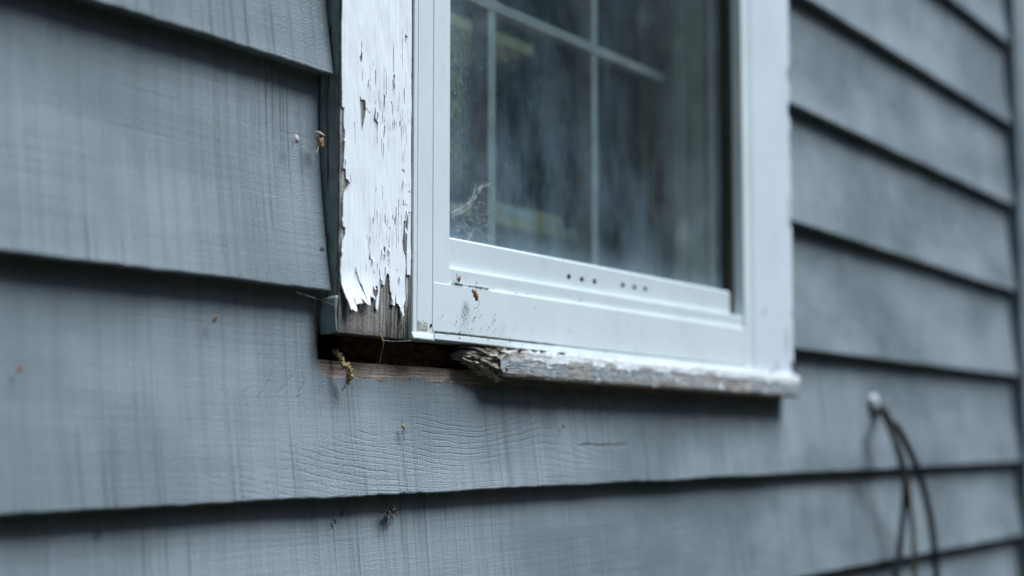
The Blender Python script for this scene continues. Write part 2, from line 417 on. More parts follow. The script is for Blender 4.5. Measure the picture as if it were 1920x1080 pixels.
# ------------------------------------------------------------------ ground and planting across the garden
V, F = [], []
n = 41
for i in range(n):
    for j in range(n):
        X = ((i - 20) / 20); Y = ((j - 20) / 20)
        X = 250 * math.copysign(abs(X) ** 2.2, X); Y = 250 * math.copysign(abs(Y) ** 2.2, Y)
        V.append((X, Y, GROUND + 0.04 * nz(X * 0.3, Y * 0.3)))
g = NT('dark_low_bounce_soil'); gn = g.noise(g.coord(1, 1, 1), 3.0, 5, 0.7)
soil = g.pbr(g.mix(g.ramp(gn, 0.3, 0.7), (0.016, 0.017, 0.011), (0.032, 0.034, 0.022)), 0.9, g.bump(gn, 0.05, 1.0), 0.2)  # unseen ground darkened to cut light bouncing up into the shadows
tag(obj('ground', V, grid_faces(n, n), soil), kind='structure')
leafm = plain('garden_leaves', (0.045, 0.075, 0.028), 0.6, 0.6, 1.5)
V, F = [], []
for k in range(60000):
    az = random.uniform(2, 178); d = random.uniform(7.5, 11.5)
    c = Vector((1.3 + d * math.cos(math.radians(az)), -d * math.sin(math.radians(az)), 0))
    top = 3.4 + 2.0 * nz(az * 0.11, 3.1) + 1.0 * nz(az * 0.35, 8.0)  # belt widened and raised to block low sky and deepen shadows
    c.z = GROUND + random.uniform(0, 1) ** 0.85 * (top - GROUND)
    if nz(c.x * 0.7, c.y * 0.7, c.z * 0.7) < -0.22 and c.z > 0.8: continue
    a = Vector((random.gauss(0, 1), random.gauss(0, 1), random.gauss(0, 1))).normalized(); b = a.orthogonal().normalized(); s = random.uniform(0.08, 0.19)
    q = len(V); V += [c + a * s, c + b * s * 0.55, c - a * s, c - b * s * 0.55]; F.append((q, q + 1, q + 2, q + 3))
tag(obj('garden_foliage', V, F, leafm), 'green garden foliage mirrored faintly in the window glass, belt enlarged to block low sky', 'foliage', kind='stuff')

# ------------------------------------------------------------------ the wall
WALL_L, WALL_R, WALL_TOP = -1.6, 3.038, 1.02
WIN_L, WIN_R = 1.0172, 1.9345           # outer edges of the two casings
wall = thing('house_wall', 'grey painted lap siding wall of a weathered house', 'wall', (1.0, 0, GROUND))
# lower edges of the courses (height at x = 0.7 and at x = 3.05), from below the frame to above it
COURSES = [(0.7055, 0.7150), (0.5600, 0.5682), (0.4140, 0.4232), (0.2765, 0.2700), (0.1125, 0.1212), (-0.0397, -0.0281), (-0.160, -0.1552)]
while COURSES[-1][0] > GROUND + 0.25: COURSES.append((COURSES[-1][0] - 0.150, COURSES[-1][1] - 0.150))
while COURSES[0][0] < WALL_TOP - 0.1: COURSES.insert(0, (COURSES[0][0] + 0.149, COURSES[0][1] + 0.149))
Y_BUTT, Y_THIN = -0.0205, -0.0066
def course_z(c, x): return c[0] + (c[1] - c[0]) * (x - 0.7) / 2.35
def siding_board(ci, x0, x1, mat, notch=None, ragged=0.0):
    c = COURSES[ci]; up = COURSES[ci - 1] if ci else (c[0] + .149, c[1] + .149)
    step = 0.008 if x1 > 0.3 else 0.05
    xs = list(np.arange(x0, x1, step)) + [x1]
    if notch: xs = sorted([x for x in xs if min(abs(x - notch[0]), abs(x - notch[1])) > 0.002] + [notch[0] - 2e-4, notch[0] + 2e-4, notch[1] - 2e-4, notch[1] + 2e-4])
    rows = 9; V = []; F = []; seed = ci * 7.3 + (3.1 if x0 > 1.5 else 0)
    def lower(x): return course_z(c, x) + 0.0011 * nz(x * 9, seed) + 0.0009 * nz(x * 55, seed) + 0.0006 * nz(x * 190, seed)
    def hull(x, z):
        t = (z - course_z(c, x)) / 0.152
        return Y_BUTT + (Y_THIN - Y_BUTT) * (1 - max(0, 1 - t) ** 1.6) + 0.0007 * nz(x * 6, z * 16, seed) + 0.0003 * nz(x * 30, z * 60, seed)
    ncol = rows + 4
    for k, x in enumerate(xs):
        zb = lower(x); zt = course_z(up, x) + 0.019
        if notch and notch[0] < x < notch[1]: zt = notch[2](x)
        xe = x
        ring = [(zb + 0.0012, 0.0115), (zb, 0.0104), (zb - 0.0001, 0.0012)]   # back arris, underside, front arris
        for zz, off in ring:
            V.append((xe, hull(x, zz) + off, zz))
        V[-1] = (xe, hull(x, zb) + 0.0006, zb + 0.0001)
        for r in range(rows):
            z = zb + 0.0011 + (zt - zb - 0.0011) * r / (rows - 1)
            V.append((xe, hull(x, z), z))
        z = zt; V.append((xe, hull(x, z) + 0.008, z + 0.0003))
    nn = len(xs)
    F = [tuple(reversed(q)) for q in grid_faces(nn, ncol)]
    F += [tuple(range(ncol)), tuple(range((nn - 1) * ncol + ncol - 1, (nn - 1) * ncol - 1, -1))]
    o = obj('siding_board', V, F, mat, wall)
    return o
notch_z = lambda x: 0.0632 + 0.0006 * nz(x * 40, 2.2) + 0.0005 * nz(x * 160, 1.1)
for ci, c in enumerate(COURSES):
    if c[0] > 0.05 and ci > 0 or ci == 0:
        siding_board(ci, WALL_L, 1.0146 + 0.0010 * nz(ci * 3.3), M['siding'])
        siding_board(ci, WIN_R + 0.0015, WALL_R - 0.004, M['siding'])
    elif -0.1 < c[0] < 0.0:
        b = siding_board(ci, WALL_L, WALL_R - 0.004, M['siding_sill'], (1.0146, 1.9375, notch_z))
        tag(b, 'siding board cut out under the sill with a strip of bare brown wood')
    else:
        siding_board(ci, WALL_L, WALL_R - 0.004, M['siding'])
# corner board and what lies behind the boards
cb = obj('corner_board', *box(WALL_R - 0.002, WALL_R + 0.085, -0.030, 0.002, GROUND + 0.05, WALL_TOP + 0.1), M['siding'], wall); bevel_obj(cb, 0.002)
obj('corner_board', *box(WALL_R + 0.065, WALL_R + 0.087, 0.0025, 0.09, GROUND + 0.05, WALL_TOP + 0.1), M['siding'], wall)
SH = 0.0055
hx0, hx1, hz0 = 1.0, 1.95, 0.052
shv = merge(box(WALL_L, hx0, SH, 0.02, GROUND, WALL_TOP + 0.2), box(hx1, WALL_R + 0.06, SH, 0.02, GROUND, WALL_TOP + 0.2), box(hx0, hx1, SH, 0.02, GROUND, hz0), box(hx0, hx1, SH, 0.02, 0.93, WALL_TOP + 0.2))
obj('sheathing', *shv, M['sheath'], wall)
obj('foundation', *box(WALL_L, WALL_R + 0.05, 0.0, 0.15, GROUND - 0.1, GROUND + 0.2), plain('concrete', (0.3, 0.3, 0.29), 0.9), wall)
# rough framing in the cavity below the window
obj('framing_timber', *box(0.93, 2.0, 0.055, 0.10, -0.05, 0.105), M['cavity'], wall)
obj('framing_timber', *box(0.955, 0.998, 0.0205, 0.10, -0.05, 0.95), M['cavity'], wall)
obj('framing_timber', *box(1.953, 1.995, 0.0205, 0.10, -0.05, 0.95), M['cavity'], wall)
obj('framing_timber', *box(0.998, 1.953, 0.021, 0.0545, -0.05, 0.050), M['cavity'], wall)
# nails set in the boards
for px, py, y, r in [(253, 447, -.0175, .0034), (604, 466, -.017, .003), (561, 57, -.0125, .0032), (608, 461 - 350, -.014, .0026), (632, 884, -.0165, .003), (873, 883, -.0165, .003), (645, 960, -.010, .002), (1203, 677 + 170, -.0155, .003), (1706, 12, -.016, .004), (1722, 422, -.0165, .004)]:
    x, z = at(px, py, y)
    V = [(x, y - 0.0006, z)] + [(x + r * math.cos(a * math.pi / 5), y + 0.0006, z + r * math.sin(a * math.pi / 5)) for a in range(10)]
    obj('nail_head', V, [(0, 1 + (a + 1) % 10, 1 + a) for a in range(10)], M['nail'], wall)

V = []; nu, nv = 90, 18
for i in range(nu):
    for j in range(nv):
        x = 1.055 + 0.20 * i / (nu - 1); z = 0.0535 + 0.029 * j / (nv - 1)
        V.append((x, 0.0005 + 0.004 * nz(x * 30, z * 60, 1) + 0.0025 * nz(x * 140, z * 260, 2) + (0.012 if i in (0, nu - 1) else 0), z))
o = obj('decayed_framing', V, [tuple(reversed(q)) for q in grid_faces(nu, nv)], M['decay'], wall); s = o.modifiers.new('thickness', 'SOLIDIFY'); s.thickness = 0.004; s.offset = -1
# room behind the glass
RX0, RX1, RY0, RY1, RZ0, RZ1 = -0.4, 5.2, 0.105, 2.6, GROUND + 0.3, 1.05
v, f = box(RX0, RX1, RY0, RY1, RZ0, RZ1)
room = obj('interior_room', v, [q for i, q in enumerate(f) if i != 2], M['room']); tag(room, kind='structure')
# inner face of the wall round the opening
obj('inner_lining', *merge(box(RX0, 1.0, 0.1005, 0.1045, RZ0, RZ1), box(1.95, RX1, 0.1005, 0.1045, RZ0, RZ1), box(1.0, 1.95, 0.1005, 0.1045, RZ0, 0.10), box(1.0, 1.95, 0.1005, 0.1045, 0.93, RZ1)), M['room'], wall)

# ------------------------------------------------------------------ the window
win = thing('window', 'white framed window with peeling casing and a rotted sill', 'window', (1.475, 0, 0.083))
TOP = 0.90
CAS_Y = -0.0260
# left casing: weathered board whose front carries what is left of the paint
cx0, cx1, cz0 = 1.0172, 1.1118, 0.0832
def casing_front(x, z):
    lowr = max(0, min(1, (0.118 - z) / 0.03)) * max(0, min(1, (x - 1.068) / 0.02))
    return CAS_Y + 0.0022 * lowr * (abs(nz(x * 380, z * 9)) * 2.2 + 0.3) + 0.0004 * nz(x * 300, z * 8) + 0.0012 * max(0, nz(x * 60, z * 12)) * lowr
def casing_bottom(x):
    r = max(0, min(1, (x - 1.07) / 0.012)); return cz0 + 0.0005 * nz(x * 90, 1) + r * (0.0022 * max(0, nz(x * 330, 4)) + 0.001 * nz(x * 700, 5)) - (x - cx0) * 0.004
V = []; xs = np.linspace(cx0, cx1, 260); zs = list(np.linspace(0, 0.05, 50)) + list(np.linspace(0.055, TOP - cz0, 60))
for x in xs:
    for dz in zs:
        z = casing_bottom(x) + dz * (1 if dz < 0.3 else 1)
        V.append((x, casing_front(x, z), z))
nf = len(V); F = [tuple(reversed(q)) for q in grid_faces(len(xs), len(zs))]
bv, bf = box(cx0, cx1, CAS_Y + 0.0016, -0.0005, cz0 + 0.0012, TOP)
# sides run back from the front sheet
for x_i, sgn in ((0, 1), (len(xs) - 1, -1)):
    base = len(V)
    for j in range(len(zs)):
        p = V[x_i * len(zs) + j]; V.append((p[0], -0.0005, p[2]))
    for j in range(len(zs) - 1):
        q = (x_i * len(zs) + j, x_i * len(zs) + j + 1, base + j + 1, base + j); F.append(q if sgn < 0 else tuple(reversed(q)))
base = len(V)
for i in range(len(xs)):
    p = V[i * len(zs)]; V.append((p[0], -0.0005, p[2]))
for i in range(len(xs) - 1): F.append((i * len(zs), (i + 1) * len(zs), base + i + 1, base + i))
casing = obj('casing_board', V, F, M['casing'], win); tag(casing, 'casing board with white paint peeling off grey wood')

# paint film: traced outline of what still sticks, holes and cracks, at 0.4 mm
def P1(u, v): return (620 + u / 4.911, 440 + v / 4.911)
def P2(u, v): return (620 + u / 4.911, 220 + v / 4.911)
def P0(u, v): return (620 + u / 4.911, v / 4.911)
film = [P0(97, -1600), P0(103, 400), P0(108, 860), P0(106, 980), P0(127, 992), P2(121, 0), P2(124, 105), P2(133, 112), P2(133, 215), P2(124, 330), P2(116, 466), P2(137, 470), P2(142, 560), P2(165, 580), P2(197, 588), P2(152, 640), P2(122, 690), P2(112, 740), P2(112, 1000), P2(135, 1014), P2(132, 1078),
    P1(103, 60), P1(98, 170), P1(104, 195), P1(88, 212), P1(92, 260), P1(89, 330), P1(96, 385), P1(92, 460), P1(106, 560), P1(122, 620), P1(126, 690), P1(138, 697), P1(143, 676), P1(156, 700), P1(176, 712), P1(184, 672), P1(178, 620), P1(177, 545),
    P1(189, 600), P1(194, 646), P1(222, 636), P1(250, 630), P1(262, 634), P1(252, 572), P1(262, 590), P1(276, 618), P1(305, 650), P1(311, 640), P1(288, 560), P1(262, 470), P1(243, 400), P1(232, 335), P1(246, 352), P1(262, 420), P1(284, 480), P1(300, 560), P1(312, 610), P1(317, 654), P1(328, 645), P1(343, 560), P1(356, 572), P1(380, 576), P1(404, 600), P1(412, 592), P1(396, 568), P1(388, 540),
    P1(389, 466), P1(432, 474), P1(436, 530), P1(424, 570), P1(408, 650), P1(414, 690), P1(430, 690), P1(446, 560), P1(455, 468), P1(462, 440), P1(450, 380), P1(444, 320), P1(452, 330), P1(462, 400), P1(476, 432), P1(474, 458), P1(494, 464), P1(500, 420), P1(512, 372), P1(524, 352), P1(540, 372), P1(542, 440), P1(548, 522), P1(558, 530), P1(560, 600), P1(554, 644), P1(572, 644), P1(582, 660), P1(590, 648), P1(590, 600), P1(598, 540), P1(601, 600), P1(604, 632), P1(622, 645), P1(637, 655), P1(642, 700), P1(652, 756), P1(668, 748), P1(668, 660), P1(690, 600), P1(688, 500), P1(684, 400), P1(692, 300), P1(688, 200), P1(672, 150), P1(664, 130), P1(660, 60),
    P2(668, 1070), P2(672, 955), P2(700, 950), P2(712, 880), P2(736, 868), P1(738, 0), P1(741, 200), P1(733, 372), P1(703, 368), P1(700, 250), P1(704, 40), P2(716, 900), P2(742, 866), P2(742, 684), P2(740, 300), P2(744, 0), P0(746, 400), P0(745, -1900)]
holes = [[P0(270, 880), P0(284, 916), P0(320, 918), P0(323, 990), P0(340, 1004), P0(347, 1024), P0(362, 1030), P0(360, 1050), P0(340, 1020), P0(326, 1000), P0(314, 1078), P2(310, 20), P2(290, 132), P2(276, 20), P0(275, 1000), P0(268, 940)],
    [P0(404, 1030), P0(411, 985), P2(414, 10), P2(440, 34), P2(432, 134), P2(424, 130), P2(426, 60), P2(400, 44), P2(392, 70), P2(390, 20)], [P0(577, 680), P0(590, 690), P0(587, 776), P0(577, 772)], [P0(486, 873), P0(501, 880), P0(497, 966), P0(489, 960)],
    [P0(282, 460), P0(292, 490), P0(293, 540), P0(286, 578), P0(272, 556), P0(265, 520), P0(278, 505)], [P0(688, 312), P0(711, 335), P0(708, 356), P0(700, 346), P0(692, 400), P0(687, 395)],
    [P1(486, 115), P1(500, 108), P1(505, 125), P1(498, 236), P1(488, 232)], [P1(532, 225), P1(538, 225), P1(536, 290), P1(531, 285)], [P2(655, 470), P2(682, 492), P2(680, 520), P2(672, 500), P2(656, 488)],
    [P2(484, 180), P2(497, 75), P2(505, 78), P2(500, 140), P2(490, 200)], [P1(360, 60), P1(364, 150), P1(374, 236), P1(362, 240), P1(352, 232), P1(359, 170)], [P1(394, 300), P1(400, 340), P1(410, 354), P1(394, 356)], [P2(664, 760), P2(672, 762), P2(674, 798), P2(708, 806), P2(706, 812), P2(664, 808)], [P1(609, 318), P1(616, 322), P1(613, 338), P1(608, 334)], [P2(585, 940), P2(590, 900), P2(594, 990), P2(586, 992)],
    [P2(714, 680), P2(740, 682), P2(740, 690), P2(716, 688)], [P2(214, 40), P2(222, 42), P2(229, 150), P2(227, 260), P2(222, 240), P2(223, 150)]]
cracks = [(287, 380, 470, 1.4), (292, 640, 755, 1.0), (363, 600, 860, 1.0), (413, 640, 800, 1.6), (448, 800, 1080, 1.0), (490, 600, 870, 0.9), (512, 600, 880, 0.9), (578, 380, 680, 1.0), (587, 770, 830, 1.0), (660, 240, 650, 1.0), (676, 800, 970, 1.8), (560, 930, 960, 1.0), (574, 960, 1080, 1.1),
    (410, 985, 1075, 2.0), (428, 1200, 1350, 1.0), (486, 1300, 1465, 1.2), (470, 1270, 1450, 0.8), (572, 1100, 1210, 1.4), (588, 1090, 1200, 1.3), (602, 1110, 1210, 1.1), (638, 1110, 1170, 2.2), (650, 1150, 1290, 1.1), (686, 1130, 1230, 1.0), (545, 1120, 1230, 0.8), (667, 1400, 1500, 1.0), (476, 1700, 1850, 1.0), (417, 1720, 1770, 0.9), (502, 1970, 2075, 1.8), (520, 2020, 2110, 1.1), (540, 2090, 2120, 1.4), (392, 2000, 2060, 1.7), (425, 1930, 2020, 0.9), (456, 1950, 2100, 0.9), (572, 1980, 2040, 1.5), (604, 1900, 2000, 1.6), (628, 1830, 1990, 0.9), (606, 2110, 2180, 0.9), (334, 2160, 2210, 1.0), (348, 2200, 2300, 0.8), (536, 2170, 2390, 1.2), (626, 2160, 2250, 1.0), (326, 2420, 2510, 1.0), (430, 2420, 2490, 1.0), (362, 2165, 2260, 1.7), (690, 2200, 2330, 1.4), (183, 1600, 1740, 1.0), (650, 1960, 2080, 1.1)]
for k in range(85):
    u = 330 + 390 * random.random() ** 0.8; grp = random.random()
    v0 = random.gauss(1000, 260) if grp < 0.55 else random.gauss(2020, 150)
    if 1330 < v0 < 1650: continue
    cracks.append((u, v0, v0 + random.uniform(40, 210), random.uniform(0.30, 0.62)))
FY = CAS_Y - 0.0011
def inside(poly, X, Z):
    r = np.zeros(X.shape, bool); n = len(poly)
    for i in range(n):
        (xa, za), (xb, zb) = poly[i], poly[(i + 1) % n]
        if za == zb: continue
        c = ((za > Z) != (zb > Z)) & (X < (xb - xa) * (Z - za) / (zb - za) + xa); r ^= c
    return r
def film_mesh():
    dx, dz = 0.00032, 0.0006; x0, z0, x1, z1 = cx0 - 0.0008, 0.083, cx1 + 0.0002, 0.46
    nx = int((x1 - x0) / dx); nzc = int((z1 - z0) / dz)
    X, Z = np.meshgrid(x0 + (np.arange(nx) + .5) * dx, z0 + (np.arange(nzc) + .5) * dz, indexing='ij')
    wob = np.array([[0.00035 * nz(a * 900, b * 700, 3.0) for b in Z[0]] for a in X[:, 0]])
    Xw = X + wob; Zw = Z + 1.3 * wob
    tr = lambda poly: [at(p[0], p[1], FY) for p in poly]
    m = inside(tr(film), Xw, Zw)
    for h in holes: m &= ~inside(tr(h), Xw, Zw)
    for (u, v0, v1, w) in cracks:
        (xa, za), (xb, zb) = at(620 + u / 4.911, v0 / 4.911, FY), at(620 + (u + random.uniform(-4, 4)) / 4.911, v1 / 4.911, FY)
        t = (Z - za) / (zb - za); ww = w * 0.00042 * np.sqrt(np.clip(4 * t * (1 - t), 0, 1))
        m &= ~((t > 0) & (t < 1) & (np.abs(X + 0.4 * wob - (xa + (xb - xa) * t)) < ww))
    # upper part (beyond the picture) simply goes on
    vid = -np.ones((nx + 1, nzc + 1), int); V = []; F = []
    cells = np.argwhere(m)
    use = np.zeros((nx + 1, nzc + 1), bool)
    for a, b in ((0, 0), (1, 0), (0, 1), (1, 1)): use[cells[:, 0] + a, cells[:, 1] + b] = True
    ids = np.argwhere(use); vid[use] = np.arange(len(ids))
    lx0 = at(620 + 88 / 4.911, 560, FY)[0]; lxe = at(620 + 410 / 4.911, 560, FY)[0]
    zt = at(660, 440 + 300 / 4.911, FY)[1]; zb_ = at(660, 440 + 700 / 4.911, FY)[1]
    def lift(x, z):
        t = max(0, min(1.15, (zt - z) / (zt - zb_))); s = max(0, min(1, (lxe - x) / 0.012))
        l = 0.0078 * t * t * s * (0.75 + 0.5 * nz(x * 120, 9.0))
        t2 = max(0, min(1, (0.115 - z) / 0.02)) * (1 - s); l += 0.0008 * t2
        e = max(0, 1 - (x - cx0) / 0.008); l += 0.0011 * e * max(0, nz(z * 40, 4.4) + 0.1)     # left edge stands off in places
        r = max(0, 1 - (cx1 - x) / 0.012) * max(0, min(1, (0.30 - z) / 0.08)); l += 0.0012 * r * max(0, nz(z * 60, 1.4))
        return l + 0.00035 * nz(x * 70, z * 30, 2.0) + 0.00018 * nz(x * 260, z * 60, 6.0)
    for a, b in ids:
        x = x0 + a * dx; z = z0 + b * dz
        V.append((x, FY - lift(x, z), z))
    nfv = len(V)
    F = [(vid[a, b], vid[a + 1, b], vid[a + 1, b + 1], vid[a, b + 1]) for a, b in cells]
    edge = {}
    mp = np.pad(m, 1)
    def back(i):
        if i not in edge:
            p = V[i]; edge[i] = len(V); V.append((p[0], p[1] + 0.0011, p[2]))
        return edge[i]
    for a, b in cells:
        for (da, db), (p, q) in (((-1, 0), ((a, b + 1), (a, b))), ((1, 0), ((a + 1, b), (a + 1, b + 1))), ((0, -1), ((a, b), (a + 1, b))), ((0, 1), ((a + 1, b + 1), (a, b + 1)))):
            if not mp[a + 1 + da, b + 1 + db]:
                i, j = vid[p], vid[q]; F.append((j, i, back(i), back(j)))
    n0 = len(V)
    V += [(cx0 - .0004, FY, 0.461), (cx1, FY, 0.461), (cx1, FY, TOP), (cx0 - .0004, FY, TOP)]; F.append((n0, n0 + 1, n0 + 2, n0 + 3))
    return V, F
pf = obj('paint_film', *film_mesh(), M['paint'], casing, smooth=False); tag(pf, 'white paint flaking and curling at its lower edge')

for px, py in [(645, 262), (648, 300), (653, 338), (641, 412), (640, 470), (668, 502), (700, 538), (713, 522), (723, 502), (735, 562), (753, 586), (759, 432), (762, 398), (685, 192), (706, 226), (709, 212), (691, 152), (739, 154), (722, 186), (756, 340), (743, 404), (671, 560), (690, 568), (747, 572), (716, 470), (698, 486), (728, 468), (749, 520)]:
    x, z = at(px, py, FY); hh = random.uniform(.0024, .0052); ww = random.uniform(.0008, .0019); cv_ = random.uniform(.0005, .0016); V = []
    for i in range(5):
        for j in range(4):
            a = i / 4; b = j / 3 - .5
            V.append((x + b * ww * (1 - .6 * a * random.uniform(.7, 1.2)) + .0004 * nz(a * 4, px), FY - .0007 - cv_ * a * a - .0008 * b * b * 4 * a, z + hh * .4 - hh * a))
    o = obj('paint_flake', V, [tuple(reversed(q)) for q in grid_faces(5, 4)], M['paint'], casing); s = o.modifiers.new('thickness', 'SOLIDIFY'); s.thickness = 0.0004
# painted left edge of the casing with cracks, and the loose strip hanging at its foot
def edge_mesh(z0, z1, y0, y1, x, thick, seed, sp=0.0008):
    V = []; F = []; ny = int((y1 - y0) / 0.0006); n_z = int((z1 - z0) / 0.0011)
    ok = {}
    def vid(a, b):
        if (a, b) not in ok:
            y = y0 + a * (y1 - y0) / ny; z = z0 + b * (z1 - z0) / n_z
            ok[(a, b)] = len(V); V.append((x - thick - 0.0005 * max(0, nz(y * 300, z * 50, seed)), y, z))
        return ok[(a, b)]
    for a in range(ny):
        for b in range(n_z):
            y = y0 + (a + .5) * (y1 - y0) / ny; z = z0 + (b + .5) * (z1 - z0) / n_z
            w1 = abs(y - (y0 + (y1 - y0) * (0.42 + 0.13 * nz(z * 18, seed) + 0.05 * nz(z * 120, seed))))
            if w1 < 0.0009 * (nz(z * 26, seed + 4) > -0.15): continue
            if nz(y * 200, z * 45, seed + 1) > 0.52: continue
            if y < y0 + 0.0012 + 0.0014 * nz(z * 140, seed + 2): continue
            F.append((vid(a, b), vid(a, b + 1), vid(a + 1, b + 1), vid(a + 1, b)))
    return V, F
obj('edge_paint', *edge_mesh(0.1105, 0.60, CAS_Y, -0.0006, cx0, 0.0006, 2.0), M['edge'], casing)
V = []; zz = np.linspace(0.0815, 0.1085, 14)
for i, z in enumerate(zz):
    for y in np.linspace(-0.0262, -0.0120, 8):
        V.append((cx0 - 0.0018 - 0.0012 * math.sin(i / 13 * 3.1) - 0.0005 * nz(y * 300, z * 90), y - 0.0003 * i / 13, z + (0.0012 * nz(y * 260, 3) if i in (0, 13) else 0) - (y + 0.012) * 0.10))
o = obj('loose_strip', V, grid_faces(14, 8), M['edge'], casing, True); s = o.modifiers.new('thickness', 'SOLIDIFY'); s.thickness = 0.0012
tag(o, 'loose painted strip at the foot of the casing edge')

# right casing: the same board, paint still sound but worn at its outer edge
V = []; rx0, rx1 = 1.8135, 1.9345; xs = np.linspace(rx0, rx1, 40); zs = np.concatenate([np.linspace(0.0838, 0.2, 60), np.linspace(0.205, TOP, 130)])
for x in xs:
    for z in zs:
        e = max(0, 1 - (rx1 - x) / 0.012); ch = max(0, nz(z * 45, 5.5) - 0.2) * 0.008 * e * e + (0.003 * e if abs(z - 0.093) < 0.006 else 0)
        V.append((x - max(0, nz(z * 38, 2.5) - 0.15) * 0.003 * e, CAS_Y - 0.0006 + ch, z))
F = [tuple(reversed(q)) for q in grid_faces(len(xs), len(zs))]
bv, bf = box(rx0, rx1 - 0.004, CAS_Y + 0.004, -0.0005, 0.0838, TOP)
rn = len(zs)
b0 = len(V)
for i in (0, len(xs) - 1):
    for j in range(rn): p = V[i * rn + j]; V.append((p[0], -0.0005, p[2]))
for j in range(rn - 1):
    F.append((j, j + 1, b0 + j + 1, b0 + j)); q = (len(xs) - 1) * rn
    F.append((q + j + 1, q + j, b0 + rn + j, b0 + rn + j + 1))
obj('casing_board', V, F, M['white_trim'], win)
for px, py, w, h in [(1457, 688, .0035, .011), (1448, 697, .008, .004), (1476, 640, .0022, .03), (1479, 400, .0018, .05), (1430, 697, .004, .003), (1434, 585, .004, .004)]:
    x, z = at(px, py, CAS_Y - .0012); V, F = disc(x, CAS_Y - 0.0010, z, 1.0, 11, 0.35)
    obj('bare_patch', [(x + (p[0] - x) * w, p[1], z + (p[2] - z) * h * .5) for p in V], F, M['stain'], win)
c2 = obj('casing_board', *box(cx0, rx1, CAS_Y - 0.0010, -0.0005, TOP + 0.0005, TOP + 0.09), M['white_trim'], win); bevel_obj(c2, 0.001)

# vinyl frame -------------------------------------------------------
# left stile with its bead, groove and ridge; dark gap to the casing on its left
F0 = -0.0262
left = [(1.1150, 0.004), (1.1150, F0 + 0.0010), (1.1158, F0), (1.1206, F0), (1.1209, F0 + 0.0012), (1.1214, F0 + 0.0012), (1.1217, F0), (1.1428, F0), (1.1434, F0 - 0.0006), (1.1442, F0 - 0.0006), (1.1448, F0 + 0.0002), (1.1688, F0 + 0.0002), (1.1697, F0 + 0.0012), (1.1697, 0.004)]
obj('frame_stile', *prism_z(left, 0.0838, TOP - 0.0004), M['vinyl'], win)
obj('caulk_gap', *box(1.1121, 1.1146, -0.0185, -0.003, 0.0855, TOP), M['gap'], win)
right = [(1.7862, 0.004), (1.7862, F0 + 0.0012), (1.7870, F0), (1.8062, F0), (1.8066, F0 + 0.0012), (1.8072, F0 + 0.0012), (1.8078, F0), (1.8128, F0), (1.8128, 0.004)]
obj('frame_stile', *prism_z(right, 0.0838, TOP - 0.0004), M['vinyl'], win)
# bottom: flange, groove, broad face and the step up to the sash
xl, xr = 1.1452, 1.7858
def rail(name, prof, x0=xl, x1=xr, mat='vinyl'):
    n_ = 60; V = []; k = len(prof)
    for i in range(n_ + 1):
        x = x0 + (x1 - x0) * i / n_
        for y, z in prof: V.append((x, y + 0.00015 * nz(x * 20, z * 50), z - 0.0022 * (x - 1.1452) / 0.64 * (1 if z < 0.1 else 0)))
    F = [tuple(reversed(q)) for q in grid_faces(n_ + 1, k, True)] + [tuple(range(k)), tuple(range(n_ * k + k - 1, n_ * k - 1, -1))]
    return obj(name, V, F, M[mat], win)
rail('bottom_flange', [(0.002, 0.0842), (F0 - 0.0005, 0.0842), (F0 - 0.0012, 0.0850), (F0 - 0.0010, 0.0892), (F0 + 0.0012, 0.0902), (0.002, 0.0902)], xl, 1.8075)
rail('bottom_rail', [(0.002, 0.0911), (F0 + 0.0008, 0.0911), (F0, 0.0918), (F0 - 0.0002, 0.130), (F0 + 0.0004, 0.1318), (0.002, 0.1318)])
rail('sill_step', [(0.0024, 0.1321), (-0.0243, 0.1321), (-0.0247, 0.1435), (-0.0243, 0.1450), (0.0024, 0.1450)], 1.1702, 1.7856)
# foot of the left stile: torn lip, stain and screw hole
V = []
for i in range(16):
    x = 1.1122 + 0.030 * i / 15
    for j in range(4):
        z = 0.0885 - 0.0050 * j / 3 - (0.0012 * nz(x * 260, 1.0) if j == 3 else 0) - (0.0008 * (i / 15) if j == 3 else 0)
        V.append((x, F0 - 0.0010 - 0.0014 * (j / 3) ** 2 - 0.0004 * nz(x * 200, j), z))
o = obj('torn_lip', V, [tuple(reversed(q)) for q in grid_faces(16, 4)], M['vinyl'], win, True); s = o.modifiers.new('thickness', 'SOLIDIFY'); s.thickness = 0.0006
V = []; F = []
for i in range(14):
    for j in range(9):
        x = 1.1222 + 0.014 * i / 13; z = 0.0912 + 0.0085 * j / 8
        V.append((x, F0 - 0.00035, z))
for i in range(13):
    for j in range(8):
        if j / 8 + 0.5 * i / 13 + 0.5 * nz(j * 2.1, i * 0.35) < 0.9: F.append(tuple(reversed((i * 9 + j, i * 9 + j + 1, (i + 1) * 9 + j + 1, (i + 1) * 9 + j))))
obj('dirt_smear', V, F, M['stain'], win)
x, z = at(807, 610, F0); obj('screw_hole', *disc(x, F0 - 0.0006, z, 0.0016), M['rubber'], win)
